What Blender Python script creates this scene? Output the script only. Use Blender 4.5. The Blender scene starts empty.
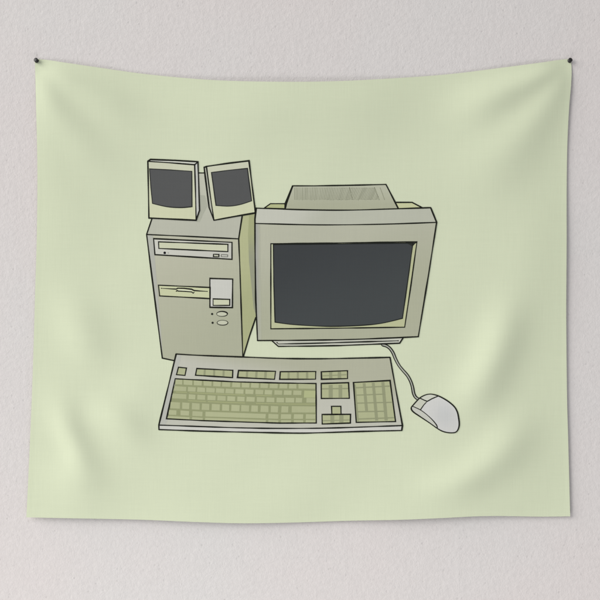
import bpy, math, random
import numpy as np
from mathutils import Vector
from mathutils.geometry import tessellate_polygon

random.seed(7)
S = 0.0025                       # metres per drawing unit; the hanging is about 1.35 m wide
scene = bpy.context.scene
col = scene.collection

# ------------------------------------------------------------------ tapestry surface
# every fold: centre line (drawing units), height in mm, half width, share of each end over which it fades
FOLDS = [
    # folds fanning out of the right pin
    ([(566, 65), (528, 82), (486, 100), (446, 116)], 9.5, [4, 10, 14, 20]),
    ([(569, 66), (548, 104), (524, 136), (488, 164), (446, 190)], 8.8, [4, 12, 18, 24, 32]),
    # folds fanning out of the left pin
    ([(40, 66), (80, 88), (116, 106), (150, 116)], 6.0, [5, 11, 14, 20]),
    ([(38, 68), (58, 112), (86, 148), (120, 172)], 6.0, [5, 12, 16, 22]),
    ([(36, 72), (44, 130), (56, 200), (70, 260)], 3.5, [6, 14, 22, 30]),
    # sag below the top hem
    ([(170, 106), (300, 104), (430, 108)], 5.0, [22, 24, 24]),
    # lower right curved folds
    ([(514, 300), (499, 350), (480, 390), (448, 412)], 9.5, [16, 15, 15, 20]),
    ([(532, 418), (500, 456), (466, 480), (416, 490)], 9.5, [18, 15, 13, 13]),
    ([(552, 200), (532, 262), (512, 320)], 3.0, [20, 24, 26]),
    # lower left crumple
    ([(56, 393), (66, 424), (80, 454), (94, 482), (100, 492)], 6.6, [14, 10, 10, 15, 18]),
    ([(50, 466), (76, 480), (98, 490)], 5.0, [16, 14, 15]),
    ([(64, 290), (84, 336), (100, 362)], 6.0, [18, 15, 13]),
    ([(92, 408), (118, 416), (146, 438)], 6.5, [14, 12, 12]),
    ([(130, 380), (144, 404)], 3.5, [16, 16]),
    ([(250, 470), (300, 486), (350, 478)], 2.0, [30, 32, 30]),
]

def fold(u, v, pts, amp, ws):
    best = np.full(u.shape, 1e9); bw = np.full(u.shape, 1.0); bt = np.zeros(u.shape)
    L = [math.dist(pts[i], pts[i+1]) for i in range(len(pts)-1)]
    tot, acc = sum(L), 0.0
    num = np.zeros(u.shape); den = np.zeros(u.shape)
    for i in range(len(pts)-1):
        (x0, y0), (x1, y1) = pts[i], pts[i+1]
        dx, dy = x1-x0, y1-y0
        # sample the segment: a smooth blend, with no crease along a medial line
        n = max(4, int(L[i] / 4))
        for k in range(n):
            f = (k+.5)/n
            w = ws[i]*(1-f)+ws[i+1]*f
            T = (acc+L[i]*f)/tot
            fade = min(1.0, (0.25+T/0.25*0.75)) * min(1.0, (1-T)/0.3)
            d2 = (u-(x0+dx*f))**2+(v-(y0+dy*f))**2
            num += (L[i]/n)*fade*np.exp(-d2/(2*w*w))/(w*2.5066)
        acc += L[i]
    return 1.45*amp*num

def height(u, v):
    """distance of the cloth from the wall in mm"""
    u = np.asarray(u, float); v = np.asarray(v, float)
    t = np.clip((v-60)/460, 0, 1)
    h = 3.0 + 8.0*t**0.8
    for pts, amp, ws in FOLDS:
        h = h + fold(u, v, pts, amp, ws)
    h = h + 1.1*np.sin(u*0.021+v*0.009+0.6) + 0.8*np.sin(u*0.013-v*0.027+2.0) + 0.35*np.sin(u*0.06+v*0.043)
    # the bottom hem waves a little
    h = h + 2.2*np.exp(-((v-522)/26)**2)*np.sin(u*0.031+0.8)
    # the side hems hang closer to the wall
    h = 3.0 + (h-3.0)*(1-.42*np.exp(-((570-u)/40)**2)-.15*np.exp(-((u-32)/40)**2))
    # pulled tight to the wall at the pins
    for px in (36.8, 569.5):
        d = np.hypot(u-px, v-60)
        h = 1.6+(h-1.6)*(1-np.exp(-(d/16)**2))
    return np.log1p(np.exp((h-1.2)*1.2))/1.2+1.2

# cached lookup of the height field (bicubic enough at 2 units)
G = 2.0
gu = np.arange(10, 592, G); gv = np.arange(40, 540, G)
GU, GV = np.meshgrid(gu, gv)
HH = height(GU, GV)

def surf(u, v):
    """height in mm, and normal, at many points (Catmull-Rom interpolation of the grid)"""
    u = np.asarray(u, float); v = np.asarray(v, float)
    fu = (u-gu[0])/G; fv = (v-gv[0])/G
    iu = np.clip(fu.astype(int), 1, len(gu)-3); iv = np.clip(fv.astype(int), 1, len(gv)-3)
    a = fu-iu; b = fv-iv
    def wts(t):
        return [-.5*t+t*t-.5*t**3, 1-2.5*t*t+1.5*t**3, .5*t+2*t*t-1.5*t**3, -.5*t*t+.5*t**3]
    def dwts(t):
        return [-.5+2*t-1.5*t*t, -5*t+4.5*t*t, .5+4*t-4.5*t*t, -t+1.5*t*t]
    wa, wb, da, db = wts(a), wts(b), dwts(a), dwts(b)
    h = np.zeros(u.shape); hu = np.zeros(u.shape); hv = np.zeros(u.shape)
    for j in range(4):
        for i in range(4):
            q = HH[iv+j-1, iu+i-1]
            h += q*wa[i]*wb[j]; hu += q*da[i]*wb[j]; hv += q*wa[i]*db[j]
    hu = hu/G*0.001/S; hv = hv/G*0.001/S          # slopes, per unit -> m/m
    n = np.stack([-hu, -np.ones_like(h), hv], -1)   # y = -h ; x = u ; z = -v
    n /= np.linalg.norm(n, axis=-1, keepdims=True)
    return h, n

def lin(c):
    return tuple(((x/255)/12.92 if x/255 <= .04045 else ((x/255+.055)/1.055)**2.4) for x in c)

GAIN = 1.0
def ink(c):
    return np.array(lin(c))*GAIN

# ------------------------------------------------------------------ materials
def new_mat(name):
    m = bpy.data.materials.new(name); m.use_nodes = True
    nt = m.node_tree
    b = nt.nodes['Principled BSDF']
    return m, nt, b

def mapping(nt, scale):
    tc = nt.nodes.new('ShaderNodeTexCoord'); mp = nt.nodes.new('ShaderNodeMapping')
    mp.inputs['Scale'].default_value = scale
    nt.links.new(tc.outputs['Object'], mp.inputs['Vector'])
    return mp.outputs['Vector']

def noise(nt, vec, scale, detail=2.0, rough=.5):
    n = nt.nodes.new('ShaderNodeTexNoise')
    n.inputs['Scale'].default_value = scale; n.inputs['Detail'].default_value = detail
    n.inputs['Roughness'].default_value = rough
    nt.links.new(vec, n.inputs['Vector'])
    return n.outputs['Fac']

def math_node(nt, op, a, b, c=None):
    m = nt.nodes.new('ShaderNodeMath'); m.operation = op
    for i, x in enumerate((a, b, c)):
        if x is None: continue
        if isinstance(x, (int, float)): m.inputs[i].default_value = x
        else: nt.links.new(x, m.inputs[i])
    return m.outputs[0]

def remap(nt, x, a, b, lo, hi):
    r = nt.nodes.new('ShaderNodeMapRange')
    r.inputs['From Min'].default_value = a; r.inputs['From Max'].default_value = b
    r.inputs['To Min'].default_value = lo; r.inputs['To Max'].default_value = hi
    nt.links.new(x, r.inputs['Value'])
    return r.outputs['Result']

def fabric_material():
    m, nt, b = new_mat('woven printed polyester')
    at = nt.nodes.new('ShaderNodeAttribute'); at.attribute_name = 'ink'
    warp = noise(nt, mapping(nt, (420, 1, 16)), 1.0, 1.5)      # vertical threads
    weft = noise(nt, mapping(nt, (16, 1, 420)), 1.0, 1.5)      # horizontal threads
    slub = noise(nt, mapping(nt, (90, 1, 5)), 1.0, 2.0)
    slub2 = noise(nt, mapping(nt, (5, 1, 90)), 1.0, 2.0)
    w = math_node(nt, 'ADD', warp, weft)
    s = math_node(nt, 'ADD', slub, slub2)
    tone = math_node(nt, 'MULTIPLY', remap(nt, w, .6, 1.4, .98, 1.02), remap(nt, s, .6, 1.4, .99, 1.01))
    mx = nt.nodes.new('ShaderNodeVectorMath'); mx.operation = 'SCALE'
    nt.links.new(at.outputs['Color'], mx.inputs[0]); nt.links.new(tone, mx.inputs['Scale'])
    nt.links.new(mx.outputs[0], b.inputs['Base Color'])
    b.inputs['Roughness'].default_value = .85
    b.inputs['Specular IOR Level'].default_value = .12
    b.inputs['Sheen Weight'].default_value = .06
    b.inputs['Sheen Roughness'].default_value = .5
    bp = nt.nodes.new('ShaderNodeBump'); bp.inputs['Strength'].default_value = .22; bp.inputs['Distance'].default_value = .0006
    nt.links.new(w, bp.inputs['Height']); nt.links.new(bp.outputs[0], b.inputs['Normal'])
    return m

def wall_material():
    m, nt, b = new_mat('fine stucco wall paint')
    v = mapping(nt, (1, 1, 1))
    big = noise(nt, v, 1.7, 3.0)
    fine = noise(nt, v, 95, 4.0, .6)
    grit = noise(nt, v, 260, 2.0, .6)
    mid = noise(nt, v, 22, 3.0, .55)
    vor = nt.nodes.new('ShaderNodeTexVoronoi'); vor.inputs['Scale'].default_value = 62
    vor.feature = 'F1'; nt.links.new(v, vor.inputs['Vector'])
    pit = remap(nt, vor.outputs['Distance'], .06, .22, 0, 1)           # round pits
    gate = remap(nt, noise(nt, v, 38, 1.0), .52, .60, 1, 0)            # only some cells are pitted
    pit = math_node(nt, 'MAXIMUM', pit, gate)
    cr = nt.nodes.new('ShaderNodeValToRGB')
    cr.color_ramp.elements[0].position = .3; cr.color_ramp.elements[0].color = (*lin((217, 210, 208)), 1)
    cr.color_ramp.elements[1].position = .7; cr.color_ramp.elements[1].color = (*lin((215, 212, 210)), 1)
    nt.links.new(big, cr.inputs[0])
    tone = math_node(nt, 'MULTIPLY', remap(nt, fine, .3, .7, .965, 1.035), remap(nt, mid, .3, .7, .99, 1.01))
    tone = math_node(nt, 'MULTIPLY', tone, remap(nt, pit, 0, 1, .90, 1))  # shade inside the pits is put into the colour too
    mx = nt.nodes.new('ShaderNodeVectorMath'); mx.operation = 'SCALE'
    nt.links.new(cr.outputs[0], mx.inputs[0]); nt.links.new(tone, mx.inputs['Scale'])
    nt.links.new(mx.outputs[0], b.inputs['Base Color'])
    b.inputs['Roughness'].default_value = .8; b.inputs['Specular IOR Level'].default_value = .2
    hsum = math_node(nt, 'ADD', fine, math_node(nt, 'MULTIPLY', grit, .45))
    hsum = math_node(nt, 'ADD', hsum, math_node(nt, 'MULTIPLY', pit, .35))
    hsum = math_node(nt, 'ADD', hsum, math_node(nt, 'MULTIPLY', mid, .8))
    bp = nt.nodes.new('ShaderNodeBump'); bp.inputs['Strength'].default_value = .27; bp.inputs['Distance'].default_value = .0035
    nt.links.new(hsum, bp.inputs['Height']); nt.links.new(bp.outputs[0], b.inputs['Normal'])
    return m

def pin_material(name, c, rough, metal=0.0):
    m, nt, b = new_mat(name)
    f = noise(nt, mapping(nt, (1, 1, 1)), 900, 2)
    nt.links.new(remap(nt, f, .3, .7, rough-.05, rough+.08), b.inputs['Roughness'])
    b.inputs['Base Color'].default_value = (*c, 1); b.inputs['Metallic'].default_value = metal
    return m

FAB = fabric_material()

# ------------------------------------------------------------------ objects
def empty(name, parent=None, loc=(0, 0, 0)):
    o = bpy.data.objects.new(name, None); col.objects.link(o)
    o.location = loc; o.parent = parent; o.empty_display_size = .05
    return o

def tag(o, label, cat=None, group=None, kind=None):
    if label: o['label'] = label
    if cat: o['category'] = cat
    if group: o['group'] = group
    if kind: o['kind'] = kind
    return o

STEP = 0.10           # mm between one layer of ink and the next
CELL = 1.25           # every printed area is cut on this grid so that it follows the folds

def clip(poly, axis, val, keep_less):
    out = []
    for i in range(len(poly)):
        a, b = poly[i-1], poly[i]
        ia = (a[axis] <= val) == keep_less or a[axis] == val
        ib = (b[axis] <= val) == keep_less or b[axis] == val
        if ia != ib:
            t = (val-a[axis])/(b[axis]-a[axis])
            p = [a[0]+(b[0]-a[0])*t, a[1]+(b[1]-a[1])*t]; p[axis] = val
            out.append(tuple(p))
        if ib: out.append(b)
    return out

def dice(poly):
    """convex polygon -> pieces lying inside single grid cells"""
    res = []
    y0 = min(p[1] for p in poly); y1 = max(p[1] for p in poly)
    for j in range(math.floor(y0/CELL), math.ceil(y1/CELL)):
        a = clip(clip(poly, 1, j*CELL, False), 1, (j+1)*CELL, True)
        if len(a) < 3: continue
        x0 = min(p[0] for p in a); x1 = max(p[0] for p in a)
        for i in range(math.floor(x0/CELL), math.ceil(x1/CELL)):
            b = clip(clip(a, 0, i*CELL, False), 0, (i+1)*CELL, True)
            if len(b) >= 3: res.append(b)
    return res

class Ink:
    """printed areas and lines that end up as ONE mesh object lying on the cloth"""
    def __init__(self): self.v = []; self.key = {}; self.f = []; self.lay = []; self.c = []
    def vert(self, p, layer, c):
        k = (round(p[0], 3), round(p[1], 3), layer, tuple(np.round(c, 4)))
        i = self.key.get(k)
        if i is None:
            i = self.key[k] = len(self.v)
            self.v.append(p); self.lay.append(layer); self.c.append(c)
        return i
    def fill(self, pts, colour, layer):
        """colour: an rgb triple, or a function of (u, v) giving one"""
        tris = tessellate_polygon([[Vector((p[0], p[1], 0)) for p in pts]])
        for t in tris:
            P = [tuple(map(float, pts[i])) for i in t]
            for q in dice(P):
                idx = []
                for p in q:
                    c = colour(*p) if callable(colour) else colour
                    i = self.vert(p, layer, ink(c))
                    if i not in idx: idx.append(i)
                if len(idx) >= 3: self.f.append(self.orient(idx))
        return self
    def orient(self, idx):
        a = 0
        for k in range(len(idx)):
            p, q = self.v[idx[k-1]], self.v[idx[k]]
            a += p[0]*q[1]-q[0]*p[1]
        return idx if a < 0 else idx[::-1]     # v runs down: faces look out of the wall
    def line(self, pts, w=1.3, layer=3, colour=(27, 29, 22), closed=False, taper=0.0, wobble=.16):
        pts = [tuple(map(float, p)) for p in pts]
        if closed: pts = pts+[pts[0]]
        P = []
        for i in range(len(pts)-1):
            n = max(1, int(math.dist(pts[i], pts[i+1])/1.6))
            for k in range(n):
                f = k/n
                P.append((pts[i][0]*(1-f)+pts[i+1][0]*f, pts[i][1]*(1-f)+pts[i+1][1]*f))
        P.append(pts[-1])
        w *= .95
        ph = random.uniform(0, 6.28); fr = random.uniform(.05, .11); n = len(P)
        L = []
        for i, p in enumerate(P):
            ww = w*(1+wobble*math.sin(ph+i*1.6*fr)+.5*wobble*math.sin(1.7*ph+i*1.6*fr*2.7))
            if taper:
                e = min(i, n-1-i)/max(1, n*.25); ww *= (1-taper)+taper*min(1, e)
            if closed: a, b = P[(i-1) % (n-1)], P[(i+1) % (n-1)]
            else: a, b = P[max(0, i-1)], P[min(n-1, i+1)]
            dx, dy = b[0]-a[0], b[1]-a[1]; d = math.hypot(dx, dy) or 1
            # mitre
            if 0 < i < n-1 or closed:
                e0 = (p[0]-a[0], p[1]-a[1]); d0 = math.hypot(*e0) or 1
                cs = (e0[0]*dx+e0[1]*dy)/(d0*d); ww2 = ww/max(.62, cs)
            else: ww2 = ww
            nx, ny = -dy/d*ww2/2, dx/d*ww2/2
            L.append(((p[0]+nx, p[1]+ny), (p[0]-nx, p[1]-ny)))
        c = ink(colour)
        for i in range(n-1):
            q = [L[i][0], L[i+1][0], L[i+1][1], L[i][1]]
            idx = []
            for p in q:
                k = self.vert(p, layer, c)
                if k not in idx: idx.append(k)
            if len(idx) >= 3: self.f.append(self.orient(idx))
        if not closed:                         # round ends
            for end, w2 in ((0, w), (n-1, w)):
                if taper > .5: continue
                self.dot(P[end], w2*.48, layer, colour, seg=8)
        return self
    def dot(self, p, r, layer, colour, ry=None, seg=14):
        ry = ry or r
        self.fill([(p[0]+r*math.cos(2*math.pi*k/seg), p[1]+ry*math.sin(2*math.pi*k/seg)) for k in range(seg)], colour, layer)
        return self
    def build(self, name, parent, label=None):
        v = np.array(self.v); h, n = surf(v[:, 0], v[:, 1])
        lay = np.array(self.lay, float)*STEP
        co = np.stack([(v[:, 0]-300)*S, -(h+lay+.25)*.001, (300-v[:, 1])*S], -1)
        me = bpy.data.meshes.new(name)
        me.from_pydata(co.tolist(), [], self.f)
        at = me.color_attributes.new('ink', 'FLOAT_COLOR', 'POINT')
        cc = np.concatenate([np.array(self.c), np.ones((len(self.c), 1))], 1)
        at.data.foreach_set('color', cc.astype(np.float32).ravel())
        me.polygons.foreach_set('use_smooth', [True]*len(me.polygons))
        me.normals_split_custom_set_from_vertices(n.tolist())
        me.materials.append(FAB)
        o = bpy.data.objects.new(name, me); col.objects.link(o); o.parent = parent
        if label: o['label'] = label
        return o

def smooth(pts, closed=False, k=6):
    out = []; n = len(pts)
    rng = range(n if closed else n-1)
    for i in rng:
        if closed: p = [pts[(i+d) % n] for d in (-1, 0, 1, 2)]
        else: p = [pts[max(0, i-1)], pts[i], pts[i+1], pts[min(n-1, i+2)]]
        for s in range(k):
            t = s/k
            out.append(tuple(.5*((2*p[1][a])+(-p[0][a]+p[2][a])*t+(2*p[0][a]-5*p[1][a]+4*p[2][a]-p[3][a])*t*t+(-p[0][a]+3*p[1][a]-3*p[2][a]+p[3][a])*t**3) for a in (0, 1)))
    if not closed: out.append(tuple(pts[-1]))
    return out

def grad(c0, p0, c1, p1):
    """two printed tones blending from p0 to p1"""
    dx, dy = p1[0]-p0[0], p1[1]-p0[1]; d2 = dx*dx+dy*dy
    def f(u, v):
        t = max(0, min(1, ((u-p0[0])*dx+(v-p0[1])*dy)/d2)); t = t*t*(3-2*t)
        return tuple(a+(b-a)*t for a, b in zip(c0, c1))
    return f

# ------------------------------------------------------------------ the wall
def build_wall():
    import bmesh
    bm = bmesh.new()
    bmesh.ops.create_cube(bm, size=1)
    for v in bm.verts: v.co = (v.co.x*3.2, v.co.y*.12+.06, v.co.z*3.2)
    me = bpy.data.meshes.new('wall'); bm.to_mesh(me); bm.free()
    me.materials.append(wall_material())
    o = bpy.data.objects.new('wall', me); col.objects.link(o); o['kind'] = 'structure'
build_wall()

# ------------------------------------------------------------------ the cloth
root = empty('tapestry', loc=(0, 0, 0))
tag(root, 'pale green wall tapestry printed with an old beige desktop computer', 'tapestry')

def spline(pts, t, axis):
    """value across the curve at parameter t (0..1 along the running axis)"""
    run = [p[1-axis] for p in pts]; val = [p[axis] for p in pts]
    x = run[0]+(run[-1]-run[0])*t
    return np.interp(x, run, val), x

LEFT = [(34, 58.2), (34.7, 70), (35.4, 85), (36.1, 110), (37, 150), (37.2, 190), (36.5, 240), (35, 290), (33.5, 340), (31.5, 400), (29.5, 450), (26.5, 517.2)]
RIGHT = [(571.6, 58.2), (572.2, 70), (571.4, 85), (569.3, 110), (567.6, 150), (567, 200), (566.9, 240), (566.5, 300), (566.7, 340), (567.4, 400), (568.5, 440), (570.4, 516.5)]
TOP = [(34, 58.2), (48, 59.6), (65, 62.3), (100, 67.4), (150, 74.2), (210, 79.6), (270, 81.6), (330, 81.2), (390, 78.2), (450, 73.6), (500, 67.6), (540, 62.4), (558, 59.6), (571.6, 58.2)]
BOTTOM = [(26.5, 517.2), (60, 517.9), (100, 518.7), (150, 520), (200, 522), (245, 523.2), (300, 522.4), (350, 520.8), (400, 519.6), (450, 517.4), (475, 516.2), (500, 516), (540, 516.8), (570.4, 516.5)]

def densify(pts): return smooth(pts, k=10)
def build_cloth():
    NU, NV = 330, 290
    L, R, T, B = map(densify, (LEFT, RIGHT, TOP, BOTTOM))
    s = np.linspace(0, 1, NU+1); t = np.linspace(0, 1, NV+1)
    def edge(pts, par, run):
        a = np.array(pts); x = a[0, run]+(a[-1, run]-a[0, run])*par
        o = np.interp(x, a[:, run], a[:, 1-run])
        return (np.stack([x, o], -1) if run == 0 else np.stack([o, x], -1))
    te, be, le, re_ = edge(T, s, 0), edge(B, s, 0), edge(L, t, 1), edge(R, t, 1)
    SS, TT = np.meshgrid(s, t)
    P = ((1-TT)[..., None]*te[None]+TT[..., None]*be[None]+(1-SS)[..., None]*le[:, None]+SS[..., None]*re_[:, None]
         - ((1-SS)*(1-TT))[..., None]*te[0]-(SS*(1-TT))[..., None]*te[-1]-((1-SS)*TT)[..., None]*be[0]-(SS*TT)[..., None]*be[-1])
    u, v = P[..., 0], P[..., 1]
    h, n = surf(u.ravel(), v.ravel())
    # folded hem: a shallow stitched groove and a slightly thicker edge
    ed = np.minimum(np.minimum(SS*538, (1-SS)*538), np.minimum(TT*450, (1-TT)*450)).ravel()
    hem = .10*(1/(1+np.exp((ed-4.2)*3)))-.12*np.exp(-((ed-4.2)/.9)**2)
    front = np.stack([(u.ravel()-300)*S, -(h+hem)*.001, (300-v.ravel())*S], -1)
    back = front.copy(); back[:, 1] += .0005
    back[:, 1] = np.minimum(back[:, 1], -.0002)
    N = (NU+1)*(NV+1)
    idx = np.arange(N).reshape(NV+1, NU+1)
    f = np.stack([idx[:-1, :-1], idx[1:, :-1], idx[1:, 1:], idx[:-1, 1:]], -1).reshape(-1, 4)
    faces = f.tolist()+(f[:, ::-1]+N).tolist()
    rim = list(idx[0, :])+list(idx[1:, -1])+list(idx[-1, -2::-1])+list(idx[-2:0:-1, 0])
    for k in range(len(rim)):
        a, b = int(rim[k]), int(rim[(k+1) % len(rim)])
        nr = len(rim); k2 = (k+1) % nr
        faces.append([2*N+k, 2*N+k2, 2*N+nr+k2, 2*N+nr+k])
    rim = [int(i) for i in rim]
    me = bpy.data.meshes.new('cloth'); me.from_pydata(np.concatenate([front, back, front[rim], back[rim]]).tolist(), [], faces)
    at = me.color_attributes.new('ink', 'FLOAT_COLOR', 'POINT')
    c = np.tile(np.append(ink(CLOTH), 1), (2*N+2*len(rim), 1)).astype(np.float32)
    c[N:2*N, :3] = lin((226, 228, 214))
    at.data.foreach_set('color', c.ravel())
    nf = 2*len(f)
    sm = [True]*nf+[False]*(len(faces)-nf)
    me.polygons.foreach_set('use_smooth', sm)
    me.materials.append(FAB)
    o = bpy.data.objects.new('cloth', me); col.objects.link(o); o.parent = root
CLOTH = (210, 217, 188)
build_cloth()

# ------------------------------------------------------------------ ink tones
LINE = (27, 29, 22)
FRONT_A, FRONT_B = (190, 190, 172), (176, 178, 155)
PALE = (200, 200, 188)
LIME = (203, 206, 178)
MOSS = (172, 177, 128)
GAPC = (148, 153, 115)
KEY = (175, 179, 141)
GRILLE = (86, 87, 87)
SCREEN = (64, 70, 72)

# ------------------------------------------------------------------ printed tower
t = Ink()
t.fill([(146.4, 234.4), (151.7, 219.2), (165, 172.8), (240, 172.8), (243, 205), (242.2, 216.1), (238.5, 238.8)], grad((192, 193, 176), (190, 175), (184, 185, 170), (190, 238)), 0)
t.fill([(200, 195), (204.8, 195.4), (207.2, 206), (203, 214), (199.6, 222), (196.5, 222), (199.7, 211)], (174, 176, 160), 1)
t.line([(197, 172.8), (206, 172.8)], 1.1, 3)
front = [(146.4, 234.4), (238.5, 238.8), (239.9, 270), (242.6, 357), (242.6, 362), (173, 361), (162.3, 358.1)]
t.fill(front, grad((188, 188, 168), (165, 236), (175, 177, 154), (205, 340)), 0)
t.fill([(147.2, 235.2), (152.6, 235.4), (155.6, 268), (160.8, 330), (162.6, 356)], (179, 180, 170), 1)
t.line([(151.7, 218.6), (146.4, 234.4), (162.3, 358.1), (175, 360.8)], 1.5, 3)
t.line([(146.4, 234.4), (190, 236.4), (238.5, 238.8)], 1.35, 3)
t.line([(242.4, 214), (238.6, 238.8), (239.9, 270), (242.8, 358)], 1.35, 3)
tower = t.build('printed_tower', root, 'printed drawing of a beige tower case with drive slots and a mossy green side')
q = Ink()
q.fill([(242.2, 216.1), (243, 205), (255.8, 205), (254.9, 219), (255, 250), (255.8, 317.5), (243.4, 356), (242.3, 340), (239.9, 270), (238.5, 238.8)], grad((180, 183, 142), (240, 260), (172, 176, 134), (254, 300)), 0)
q.fill([(249.5, 205), (255.8, 205), (254.9, 219), (255, 250), (255.7, 314), (253.6, 308), (251.4, 285), (249, 262), (248, 235)], grad((165, 169, 128), (249, 230), (152, 155, 132), (255, 260)), 1)
q.line([(255.8, 317.5), (249.5, 336), (243.3, 356.6)], 1.35, 3)
q.build('side_panel', tower)
q = Ink()
q.fill([(153.4, 238.6), (231.9, 242.3), (231.9, 259.3), (154.8, 254.6)], grad((203, 203, 192), (160, 240), (196, 196, 186), (225, 258)), 2)
q.line([(153.4, 238.6), (231.9, 242.3), (231.9, 259.3), (154.8, 254.6)], 1.35, 4, closed=True)
q.fill([(158.4, 241.8), (227.8, 244.3), (227.8, 251.6), (158.7, 248.4)], LIME, 3)
q.line([(158.4, 241.8), (227.8, 244.3), (227.8, 251.6), (158.7, 248.4)], 1.3, 4, closed=True)
q.dot((164.6, 252.8), 1.3, 4, (18, 18, 24)); q.dot((168.1, 252.9), .7, 4, (168, 168, 160))
q.fill([(213.4, 254.2), (218.8, 254.4), (218.8, 256.9), (213.4, 256.7)], (186, 187, 168), 3)
q.line([(213.4, 254.2), (218.8, 254.4), (218.8, 256.9), (213.4, 256.7)], .9, 4, closed=True)
q.line([(221.2, 254.5), (227.6, 254.8), (227.6, 256.8), (221.2, 256.6)], .8, 4, (112, 113, 104), closed=True)
q.build('disc_drive', tower)
q = Ink()
q.fill([(158.4, 285.2), (210.1, 287.5), (210.1, 298.6), (159.6, 295.9)], (200, 204, 166), 2)
q.line([(158.4, 285.2), (210.1, 287.5), (210.1, 298.6), (159.6, 295.9)], 1.3, 4, closed=True)
q.line([(161.3, 288.3), (170, 288.8), (176.2, 289.1), (177.6, 288.2), (184, 288.3), (191.5, 289.2), (194, 290.5), (200, 291.0), (207.2, 291.4)], 1.15, 4, taper=.5)
q.line([(184, 288.5), (192.5, 289.7)], 1.0, 4)
q.line([(176.1, 291.3), (177.0, 290.6), (178.4, 291.1), (185, 291.4), (191.6, 291.9), (193.2, 293.2), (194, 292.2)], .95, 4)
q.fill([(178.5, 289.2), (190.5, 289.9), (192.5, 290.8), (191.4, 291.3), (178, 290.5)], (214, 217, 190), 3)
q.build('floppy_slot', tower)
q = Ink()
q.fill([(209.8, 278.4), (232.6, 279.1), (232.3, 307.6), (209.9, 307.3)], (202, 202, 194), 3)
q.line([(209.8, 278.4), (232.6, 279.1), (232.3, 307.6), (209.9, 307.3)], 1.45, 5, closed=True)
q.fill([(213.1, 298.9), (229.7, 299.4), (229.7, 305.4), (213.1, 305.4)], LIME, 4)
q.line([(213.1, 298.9), (229.7, 299.4), (229.7, 305.4), (213.1, 305.4)], 1.2, 5, closed=True)
q.build('badge_panel', tower)
for cx, cy in ((222.0, 313.9), (222.5, 322.7)):
    q = Ink()
    el = [(cx+5.4*math.cos(a), cy+2.45*math.sin(a)) for a in np.linspace(0, 2*math.pi, 29)[:-1]]
    q.fill(el, (196, 198, 176), 2); q.line(el, 1.0, 3, closed=True, wobble=.4)
    q.dot((cx-9.9, cy+.1), 1.1, 3, (38, 40, 34))
    q.build('button', tower)

# ------------------------------------------------------------------ printed speakers
s1 = Ink()
f = [(147.6, 161.1), (194.5, 164.6), (196.0, 220.2), (148.7, 217.9)]
s1.fill(f, grad((203, 205, 180), (170, 165), (206, 209, 176), (170, 218)), 5)
s1.fill([(147.6, 161.1), (150.3, 159.3), (197.75, 161.6), (194.5, 164.6)], (206, 207, 196), 5)
s1.fill([(194.5, 164.6), (197.75, 161.6), (199.4, 210.3), (196.0, 220.2)], (196, 197, 190), 5)
s1.line([(147.6, 161.1), (150.3, 159.3), (175, 160.2), (197.75, 161.6), (198.6, 185), (199.4, 210.3), (196.0, 220.2), (148.7, 217.9)], 1.5, 8, closed=True)
s1.line([(147.6, 161.1), (170, 162.6), (194.5, 164.6), (195.3, 190), (196.0, 220.2)], 1.3, 8)
s1.line([(194.5, 164.6), (197.75, 161.8)], 1.2, 8)
sp1 = s1.build('printed_speaker', root, 'printed drawing of an upright speaker seen slightly from its right')
g = Ink()
gp = [(149.3, 168.7), (170, 169.7), (191.7, 171.2), (191.9, 206.6)]+smooth([(191.9, 206.6), (180.8, 207.5), (166.8, 206.6), (152.25, 203.3)])[1:]+[(150.6, 187)]
g.fill(gp, GRILLE, 7); g.line(gp, 1.0, 8, (40, 42, 40), closed=True)
g.build('grille', sp1)
s2 = Ink()
s2.fill([(206.3, 166.3), (248.9, 160.7), (255.4, 212.8), (213.8, 220.2)], grad((203, 205, 182), (225, 165), (206, 209, 176), (235, 218)), 5)
s2.fill([(204.0, 167.3), (206.3, 166.3), (213.8, 220.2), (209.0, 207.3)], (186, 187, 172), 5)
s2.line([(204.0, 167.3), (206.3, 166.3), (228, 163.2), (248.9, 160.7), (252, 186), (255.4, 212.8), (235, 216.3), (213.8, 220.2), (209.0, 207.3)], 1.5, 8, closed=True)
s2.line([(206.3, 166.3), (210, 194), (213.8, 220.2)], 1.25, 8)
sp2 = s2.build('printed_speaker', root, 'printed drawing of a speaker leaning over to its right')
g = Ink()
gp = [(211.35, 172.4), (230, 170.0), (247.4, 168.3), (249.5, 185), (251.6, 200.75)]+smooth([(251.6, 200.75), (240.2, 204.4), (228.5, 206.1), (215.9, 205.3)])[1:]
g.fill(gp, GRILLE, 7); g.line(gp, 1.0, 8, (40, 42, 40), closed=True)
g.build('grille', sp2)

# ------------------------------------------------------------------ printed monitor
m = Ink()
topl = smooth([(256.1, 208.1), (300, 209.6), (345, 210.1), (390, 208.9), (430.7, 207.6)])
lowl = smooth([(255.3, 223.4), (316.7, 224.8), (380, 224.2), (436.7, 222.3)])
bot = smooth([(257.5, 340.5), (300, 340.3), (350, 339.5), (390, 338.0), (418.3, 336.7)])
m.fill(topl+lowl[::-1], grad((196, 197, 184), (300, 208), (186, 188, 172), (320, 225)), 5)
m.fill(lowl+bot[::-1]+[(255.4, 280)], grad((184, 185, 166), (340, 224), (174, 176, 153), (360, 300)), 5)
m.fill([(255.4, 223.8), (260.0, 223.9), (260.6, 280), (261.6, 340.2), (257.5, 340.3), (255.5, 280)], grad((166, 167, 160), (255.6, 280), (178, 180, 160), (261, 280)), 6)
m.line(topl, 1.3, 8); m.line(lowl, 1.2, 8); m.line(bot, 1.35, 8)
m.line([(256.1, 208.1), (254.9, 219), (255.0, 250), (255.7, 300), (257.5, 340.5)], 1.5, 8)
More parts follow.
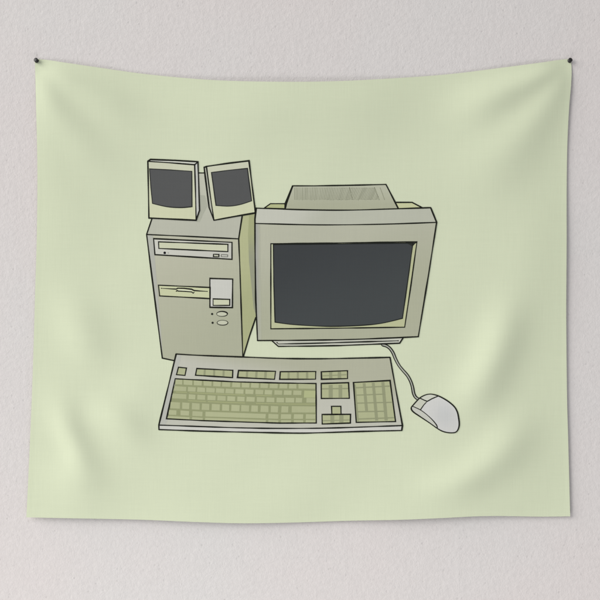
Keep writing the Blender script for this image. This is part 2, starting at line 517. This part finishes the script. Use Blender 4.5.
m.line([(430.7, 207.6), (436.7, 222.3), (429, 272), (418.3, 336.7)], 1.4, 8)
mon = m.build('printed_monitor', root, 'printed drawing of a bulky beige tube monitor with a dark grey screen')
q = Ink()
inner = [(270.8, 243.7), (345, 242.8), (417.0, 241.7), (411, 285), (404.7, 327.2), (340, 328.2), (270.8, 328.8)]
q.fill(inner, grad((194, 197, 166), (272, 245), (186, 189, 150), (340, 328)), 6)
q.line(inner, 1.25, 8, closed=True)
q.fill([(405.5, 242.3), (416.6, 241.9), (412.6, 246.5)], (45, 47, 42), 8)
q.line([(416.2, 242.4), (413.2, 244.6)], .9, 8)
q.build('screen_surround', mon)
q = Ink()
scr = [(273.3, 244.6), (345, 243.8), (413.0, 243.0), (409.4, 270), (402.5, 318.4)]+smooth([(402.5, 318.4), (381.7, 323.3), (361.7, 325.4), (340, 326.3), (320, 326.2), (291.7, 324.4), (275.0, 322.2)])[1:]+[(273.6, 280)]
q.fill(scr, grad((62, 65, 67), (300, 245), (69, 73, 74), (330, 325)), 7)
q.line(scr, 1.0, 9, (30, 33, 30), closed=True)
q.build('screen', mon)
q = Ink()
hump = [(292.5, 185.8), (315, 185.8), (350, 185.2), (386.0, 184.3), (398.4, 208.6), (345, 209.8), (285.6, 209.0)]
q.fill(hump, grad((184, 186, 165), (340, 186), (174, 176, 152), (340, 209)), 4)
q.fill([(292.0, 185.3), (293.3, 186.4), (287.0, 204), (285.9, 209), (284.6, 209), (284.4, 203.5)], LINE, 6)
q.line(hump[:4], 1.35, 6); q.line([(386.0, 184.3), (392, 196), (398.4, 208.6)], 1.4, 6)
random.seed(21)
for k in range(54):                                     # hatched vents
    x = 294.6+k*1.55
    f = min(1, max(0, (x-300)/60)); sl = 5.2*f
    lim = 374.5+ (0)
    top, bt = (x+sl, 187.8), (x, 199.6+random.uniform(-.4, .4))
    if top[0] > 374.5: 
        # stop at the slanted end of the vent
        fr = (379.5-x)/(sl+5.0)
        if fr <= .05: continue
        fr = min(1, fr); top = (x+sl*fr, bt[1]+(187.8-bt[1])*fr)
    q.line([top, bt], random.uniform(.55, .95), 5, (155, 157, 136), wobble=.25)
q.line([(374.6, 187.4), (379.2, 199.6)], .9, 5, (152, 154, 132)); q.line([(349.5, 187.6), (352.5, 199.4)], .8, 5, (152, 154, 132))
q.line([(380.2, 187.6), (384.6, 199.4)], .7, 5, (152, 154, 132))
q.build('vent_hood', mon)
for p, c in (([(264.0, 208.2), (270.4, 203.65), (285.0, 203.65), (285.0, 208.8)], (180, 185, 138)), ([(395.6, 202.3), (412.1, 202.3), (422.7, 207.8), (398.2, 208.5)], (200, 203, 160))):
    q = Ink(); q.fill(p, c, 3); q.line(p, 1.3, 4, closed=True); q.build('rear_casing', mon)
q = Ink()
base = [(271.7, 340.6), (278.3, 346.4), (310, 346.1), (340, 345.6), (399.7, 343.2), (403.4, 337.4), (340, 339.8)]
q.fill(base, (196, 197, 184), 4); q.line(base[:6], 1.35, 6)
q.line([(277, 342.6), (278.5, 344.0), (310, 343.4), (345, 342.4), (398.2, 340.8)], 1.5, 5, (46, 48, 42), taper=.45)
q.build('stand', mon)

# ------------------------------------------------------------------ printed keyboard
k = Ink()
ktop = smooth([(176.2, 354.0), (200, 355.4), (243, 357.0), (280, 358.4), (320, 358.8), (360, 358.1), (390.0, 357.4)])
lip = smooth([(159.0, 425.0), (200, 426.5), (240, 427.8), (280, 428.4), (330, 428.0), (402.3, 425.5)])
low = smooth([(159.0, 429.5), (200, 431.0), (250, 432.2), (295, 433.1), (320, 432.7), (360, 431.4), (401.6, 430.4)])
k.fill(ktop+lip[::-1], grad((177, 178, 157), (280, 360), (191, 191, 178), (275, 384)), 5)
k.fill(lip+low[::-1], (204, 204, 196), 5)
k.fill([(176.4, 355.0), (181, 355.4), (168, 419), (165.5, 424.8), (159.4, 424.6)], (184, 185, 176), 6)
k.line(ktop, 1.4, 8); k.line(lip, 1.3, 8); k.line(low, 1.4, 8)
k.line([(176.2, 354.0), (167, 392), (158.9, 425.0), (159.0, 429.5)], 1.5, 8)
k.line([(390.0, 357.4), (396, 391), (402.4, 425.5), (401.6, 430.4)], 1.4, 8)
kb = k.build('printed_keyboard', root, 'printed drawing of a full size beige keyboard with olive keys')

main_top = [(175.2, 378.7), (200, 380.0), (235, 381.8), (280, 383.0), (316.0, 383.5)]
main_bot = [(166.5, 418.7), (200, 420.5), (260, 422.5), (280, 423.1), (316.3, 423.0)]
main = main_top+main_bot[::-1]
def ytop(x): return float(np.interp(x, [p[0] for p in main_top], [p[1] for p in main_top]))
def ybot(x): return float(np.interp(x, [p[0] for p in main_bot], [p[1] for p in main_bot]))
def left_at(tt): return 175.2-8.7*tt
def kp(x, tt): return (x, ytop(max(x, 175.2))*(1-tt)+ybot(x)*tt)
q = Ink()
q.fill(main, GAPC, 6)
rows = [
    (.015, .135, [(183, 1.5), (193.2, 1.7), (202.8, 1.7), (212.5, 1.6), (221.5, 1.6), (231.2, 1.9), (241, 1.6), (250.3, 1.8), (259.7, 1.6), (269, 1.7), (278.7, 1.9), (288.2, 1.7), (297.5, 2.0)]),
    (.18, .295, [(187, 1.7), (196.5, 1.5), (205.6, 1.0), (215.5, 1.3), (225, 1.2), (234.5, 1.6), (244.5, 1.6), (254.5, 1.8), (264, 1.4), (273.2, 2.0), (283, 1.4), (292.5, 1.7), (302.8, 2.4)]),
    (.365, .485, [(187.5, 2.2), (196.3, 1.8), (206.4, 2.3), (216.5, 1.9), (226.5, 1.5), (236.2, 2.0), (245.5, 1.7), (255.7, 2.0), (265.5, 1.9), (275.5, 2.1), (284.8, 1.5), (295, 1.3), (304.4, 4.4)]),
    (.575, .735, [(181.2, 2.2), (190.7, 2.6), (200.8, 2.2), (210.5, 2.2), (221, 2.3), (230.2, 1.9), (240.5, 1.7), (250.2, 2.2), (259.2, 2.4), (269.7, 2.4), (279.7, 3.2), (290, 3.2)]),
    (.775, .895, [(178.5, 4.0), (190.8, 3.2), (204, 3.0), (267.1, 2.8), (279.7, 2.4), (292.5, 2.4), (304.5, 2.6)]),
    (.925, .985, [(190.8, 2.4), (204, 2.4), (267.1, 2.6), (279.7, 2.4), (292.5, 2.4), (304.5, 2.4)]),
]
random.seed(5)
for t0, t1, gaps in rows:
    tm = (t0+t1)/2
    xs = [left_at(tm)+1.0]
    for g, w in gaps: xs += [g-w/2, g+w/2]
    xs.append(315.4)
    for i in range(0, len(xs), 2):
        a, b = xs[i], xs[i+1]
        j = lambda: random.uniform(-.22, .22)
        sl = (.9 if i == 0 else .25)
        c = random.uniform(-2.5, 2)
        cc = tuple(x+c for x in KEY)
        last = i == len(xs)-2
        e1 = t1
        if last and abs(t0-.18) < .01: e1 = .36         # the tall return key reaches into the next row
        if last and abs(t0-.18) < .01: cc = (176, 182, 136)
        P = [kp(a+sl*.5+j(), t0), kp(b+.1+j()*.6, t0+.006), kp(b-.15+j()*.6, e1), kp(a-sl*.5+j(), e1)]
        q.fill(P, cc, 7)
        if t1-t0 > .15 and not last and i:            # pinched keys of the fourth row
            pass
for tt, segs in ((.325, [(176, 187), (189.5, 245), (256, 272)]), (.525, [(188, 206), (208, 245), (256, 316)])):   # light slivers between the rows
    for a, b in segs:
        q.fill([kp(a, tt-.012), kp((a+b)/2, tt-.012), kp(b, tt-.012), kp(b, tt+.010), kp((a+b)/2, tt+.010), kp(a, tt+.010)], (166, 171, 126), 7)
q.line(main, 1.3, 8, closed=True)
q.build('key_block', kb)

def panel(quad, vb=(), hb=(), name='key_block', base=KEY, cl=(149, 153, 121)):
    """a framed group of keys; vb: (fraction across at top, at bottom, width, t0, t1), hb: (t at left, t at right, width, s0, s1)"""
    A, B, C_, D = quad
    def pt(s, tt):
        return tuple((A[i]*(1-s)+B[i]*s)*(1-tt)+(D[i]*(1-s)+C_[i]*s)*tt for i in (0, 1))
    q = Ink(); q.fill(quad, base, 6)
    W = math.dist(A, B); H = math.dist(A, D)
    for st, sb, w, t0, t1 in vb:
        s = lambda tt: st+(sb-st)*tt
        d = w/2/W
        q.fill([pt(s(t0)-d, t0), pt(s(t0)+d, t0), pt(s(t1)+d, t1), pt(s(t1)-d, t1)], cl, 7)
    for tl, tr, w, s0, s1 in hb:
        d = w/2/H
        tt = lambda s: tl+(tr-tl)*s
        for n in range(6):
            a, b = s0+(s1-s0)*n/6, s0+(s1-s0)*(n+1)/6
            q.fill([pt(a, tt(a)-d), pt(b, tt(b)-d), pt(b, tt(b)+d), pt(a, tt(a)+d)], tuple(x-3 for x in cl), 7.5)
    q.line(quad, 1.35, 8, closed=True)
    return q.build(name, kb)

panel([(178.5, 367.2), (186.5, 368.0), (185.0, 375.4), (176.5, 374.6)])
panel([(196.8, 368.5), (232.8, 370.3), (232.5, 377.6), (195.5, 375.2)], [(.225, .24, 1.8, .1, .9), (.485, .5, 1.9, .1, .9), (.745, .755, 1.9, .1, .9)])
panel([(238.5, 370.5), (275.5, 371.3), (274.5, 379.3), (237.5, 377.5)], [(.235, .25, 2.0, .1, .9), (.49, .5, 2.2, .1, .9), (.735, .75, 2.4, .1, .9)])
panel([(280.3, 371.7), (315.7, 371.5), (315.5, 379.2), (279.7, 379.3)], [(.235, .245, 2.0, .1, .9), (.495, .505, 2.0, .1, .9), (.755, .765, 2.2, .1, .9)])
panel([(321.3, 371.8), (347.5, 370.7), (347.5, 378.6), (321.5, 379.3)], [(.355, .355, 3.2, .08, .92), (.69, .69, 3.4, .08, .92)], [(.55, .5, .8, .04, .96)])
panel([(321.2, 383.5), (348.5, 382.7), (349.3, 398.3), (321.3, 398.5)], [(.345, .335, 4.0, .12, .95), (.70, .68, 3.6, .12, .95)], [(.36, .37, 1.1, .03, .97)])
panel([(322.0, 414.5), (350.5, 414.3), (350.3, 423.0), (322.2, 424.0)], [(.36, .36, 3.8, .08, .92), (.68, .68, 4.2, .08, .92)], [(.66, .64, .9, .03, .97)])
panel([(331.5, 406.3), (340.8, 406.3), (341.0, 414.2), (331.8, 414.2)])
panel([(353.5, 382.5), (390.0, 380.5), (395.5, 421.5), (356.2, 422.3)],
      [(.03, .045, 1.8, .05, .97), (.285, .29, 2.8, .03, .72), (.535, .525, 2.8, .03, .97), (.80, .765, 3.0, .03, .97)],
      [(.135, .135, 1.1, .03, .97), (.32, .325, 1.0, .05, .80), (.52, .53, 1.0, .05, .97), (.735, .745, 1.1, .05, .75), (.92, .905, 1.1, .05, .97)])

# ------------------------------------------------------------------ printed mouse
def V(*z): return [(405+a/10, 380+b/10) for a, b in z]
out = smooth(V((62, 280), (85, 247), (140, 187), (180, 160), (225, 144), (275, 143), (340, 162), (420, 206), (487, 262), (520, 318), (535, 385), (540, 450), (525, 500), (495, 524), (430, 525), (368, 509), (310, 475), (240, 425), (150, 365), (80, 316)), closed=True, k=5)
mo = Ink()
def mouse_tone(u, v):
    d = math.hypot((u-445)/10, (v-414)/11); e = min(1, d/2.0); e = e*e*(3-2*e)
    return tuple(a+(b-a)*e for a, b in zip((196, 197, 195), (206, 206, 202)))
mo.fill(out, mouse_tone, 5)
seam = smooth(V((78, 263), (150, 297), (210, 340), (270, 395), (313, 448), (322, 476)))
mo.fill(seam+smooth(V((310, 475), (240, 425), (150, 365), (80, 316), (62, 285)))[0:], (196, 197, 186), 6)
mo.line(out, 1.3, 8, closed=True)
mo.line(seam, .95, 8)
mouse = mo.build('printed_mouse', root, 'printed drawing of a pale grey two button mouse lying at an angle')
for P, c in ((V((80, 262), (140, 190), (152, 184), (195, 203), (220, 214), (186, 250), (155, 296), (118, 280)), (198, 200, 184)), (V((152, 182), (182, 162), (226, 147), (275, 146), (328, 161), (270, 186), (222, 213), (195, 203)), (202, 204, 190))):
    q = Ink(); q.fill(P, c, 7)
    q.line(P[2:7] if c[0] == 198 else P[4:8]+[P[0]], .95, 8)
    q.build('button', mouse)
q = Ink()
cab = smooth([(382.5, 344.8), (386.5, 346.0), (390, 348.6), (393, 353), (395.5, 359), (399, 365.5), (403, 370.5), (407.4, 375.6), (410.5, 381.2), (412.4, 387), (413.5, 393), (415.4, 397), (418.3, 399.2)], k=5)
q.line(cab, 3.3, 5, wobble=.05); q.line(cab, 1.2, 6, (176, 178, 166), wobble=.1)
q.build('cable', mouse)

# ------------------------------------------------------------------ push pins
import bmesh
def lathe(bm, prof, seg=28):
    rings = []
    for r, z in prof:
        rings.append([bm.verts.new((r*math.cos(2*math.pi*k/seg), r*math.sin(2*math.pi*k/seg), z)) for k in range(seg)])
    for a, b in zip(rings, rings[1:]):
        for k in range(seg):
            bm.faces.new((a[k], a[(k+1) % seg], b[(k+1) % seg], b[k]))
    bm.faces.new(rings[0][::-1]); bm.faces.new(rings[-1])
def bm_obj(bm, name, mat, parent):
    bmesh.ops.recalc_face_normals(bm, faces=bm.faces[:])
    me = bpy.data.meshes.new(name); bm.to_mesh(me); bm.free()
    me.polygons.foreach_set('use_smooth', [True]*len(me.polygons)); me.materials.append(mat)
    o = bpy.data.objects.new(name, me); col.objects.link(o); o.parent = parent
    return o
BLACK = pin_material('black moulded plastic', (.012, .012, .011), .38)
STEEL = pin_material('pin steel', (.6, .6, .62), .3, 1.0)
def make_pin(loc, tilt, label):
    r = empty('push_pin', None, loc)
    tag(r, label, 'push pin', 'push pins at the tapestry corners')
    r.rotation_euler = Vector(tilt).to_track_quat('Z', 'Y').to_euler()
    mm = .00108
    bm = bmesh.new()       # grip: collar, waist and rounded top
    lathe(bm, [(a*mm, b*mm) for a, b in ((1.0, .0), (4.3, .1), (4.9, .5), (4.9, 1.2), (4.2, 1.7), (2.9, 2.6), (2.6, 3.4), (2.8, 4.6), (3.4, 5.6), (4.6, 6.2), (5.0, 6.8), (4.9, 7.5), (4.2, 8.1), (2.6, 8.4), (.6, 8.5))])
    bm_obj(bm, 'grip', BLACK, r)
    bm = bmesh.new()
    lathe(bm, [(a*mm, b*mm) for a, b in ((.15, -9.0), (.5, -7.0), (.55, .2))], 12)
    bm_obj(bm, 'needle', STEEL, r)
    return r
def pin_at(u, v): return ((u-300)*S, -.0027, (300-v)*S)
make_pin(pin_at(36.4, 60.6), (-.24, -1, .30), 'black push pin holding the upper left corner of the tapestry')
make_pin(pin_at(569.9, 60.6), (.24, -1, .30), 'black push pin holding the upper right corner of the tapestry')

# ------------------------------------------------------------------ light
w = bpy.data.worlds.new('World'); scene.world = w; w.use_nodes = True
bg = w.node_tree.nodes['Background']
bg.inputs['Color'].default_value = (.95, .965, 1.0, 1); bg.inputs['Strength'].default_value = .405

def area(name, loc, target, size, power, colour):
    l = bpy.data.lights.new(name, 'AREA'); l.shape = 'RECTANGLE'; l.size, l.size_y = size
    l.energy = power; l.color = colour
    o = bpy.data.objects.new(name, l); col.objects.link(o); o.location = loc
    o.rotation_euler = (Vector(target)-Vector(loc)).to_track_quat('-Z', 'Y').to_euler()
    return o
area('key_light', (-13.2, -6.4, 6.4), (0, 0, 0), (13.0, 13.0), 3250, (1.0, .985, .955))  # unseen key lamp, upper left, placed to bring out the folds
area('low_fill_light', (-.5, -1.9, -2.7), (0, 0, -.5), (2.8, 1.2), 33, (1.0, .99, .98))  # added fill lamp below the view, brightens the lower wall and cloth

# ------------------------------------------------------------------ camera
D = 3.4
cam = bpy.data.cameras.new('camera'); co = bpy.data.objects.new('camera', cam); col.objects.link(co)
co.location = (0, -D, 0); co.rotation_euler = (math.radians(90), 0, 0)
cam.sensor_width = 36; cam.lens = 36*(D-.010)/(600*S); cam.clip_end = 50; cam.clip_start = .05
scene.camera = co
scene.view_settings.view_transform = 'Standard'; scene.view_settings.look = 'None'
scene.view_settings.exposure = 0; scene.view_settings.gamma = 1
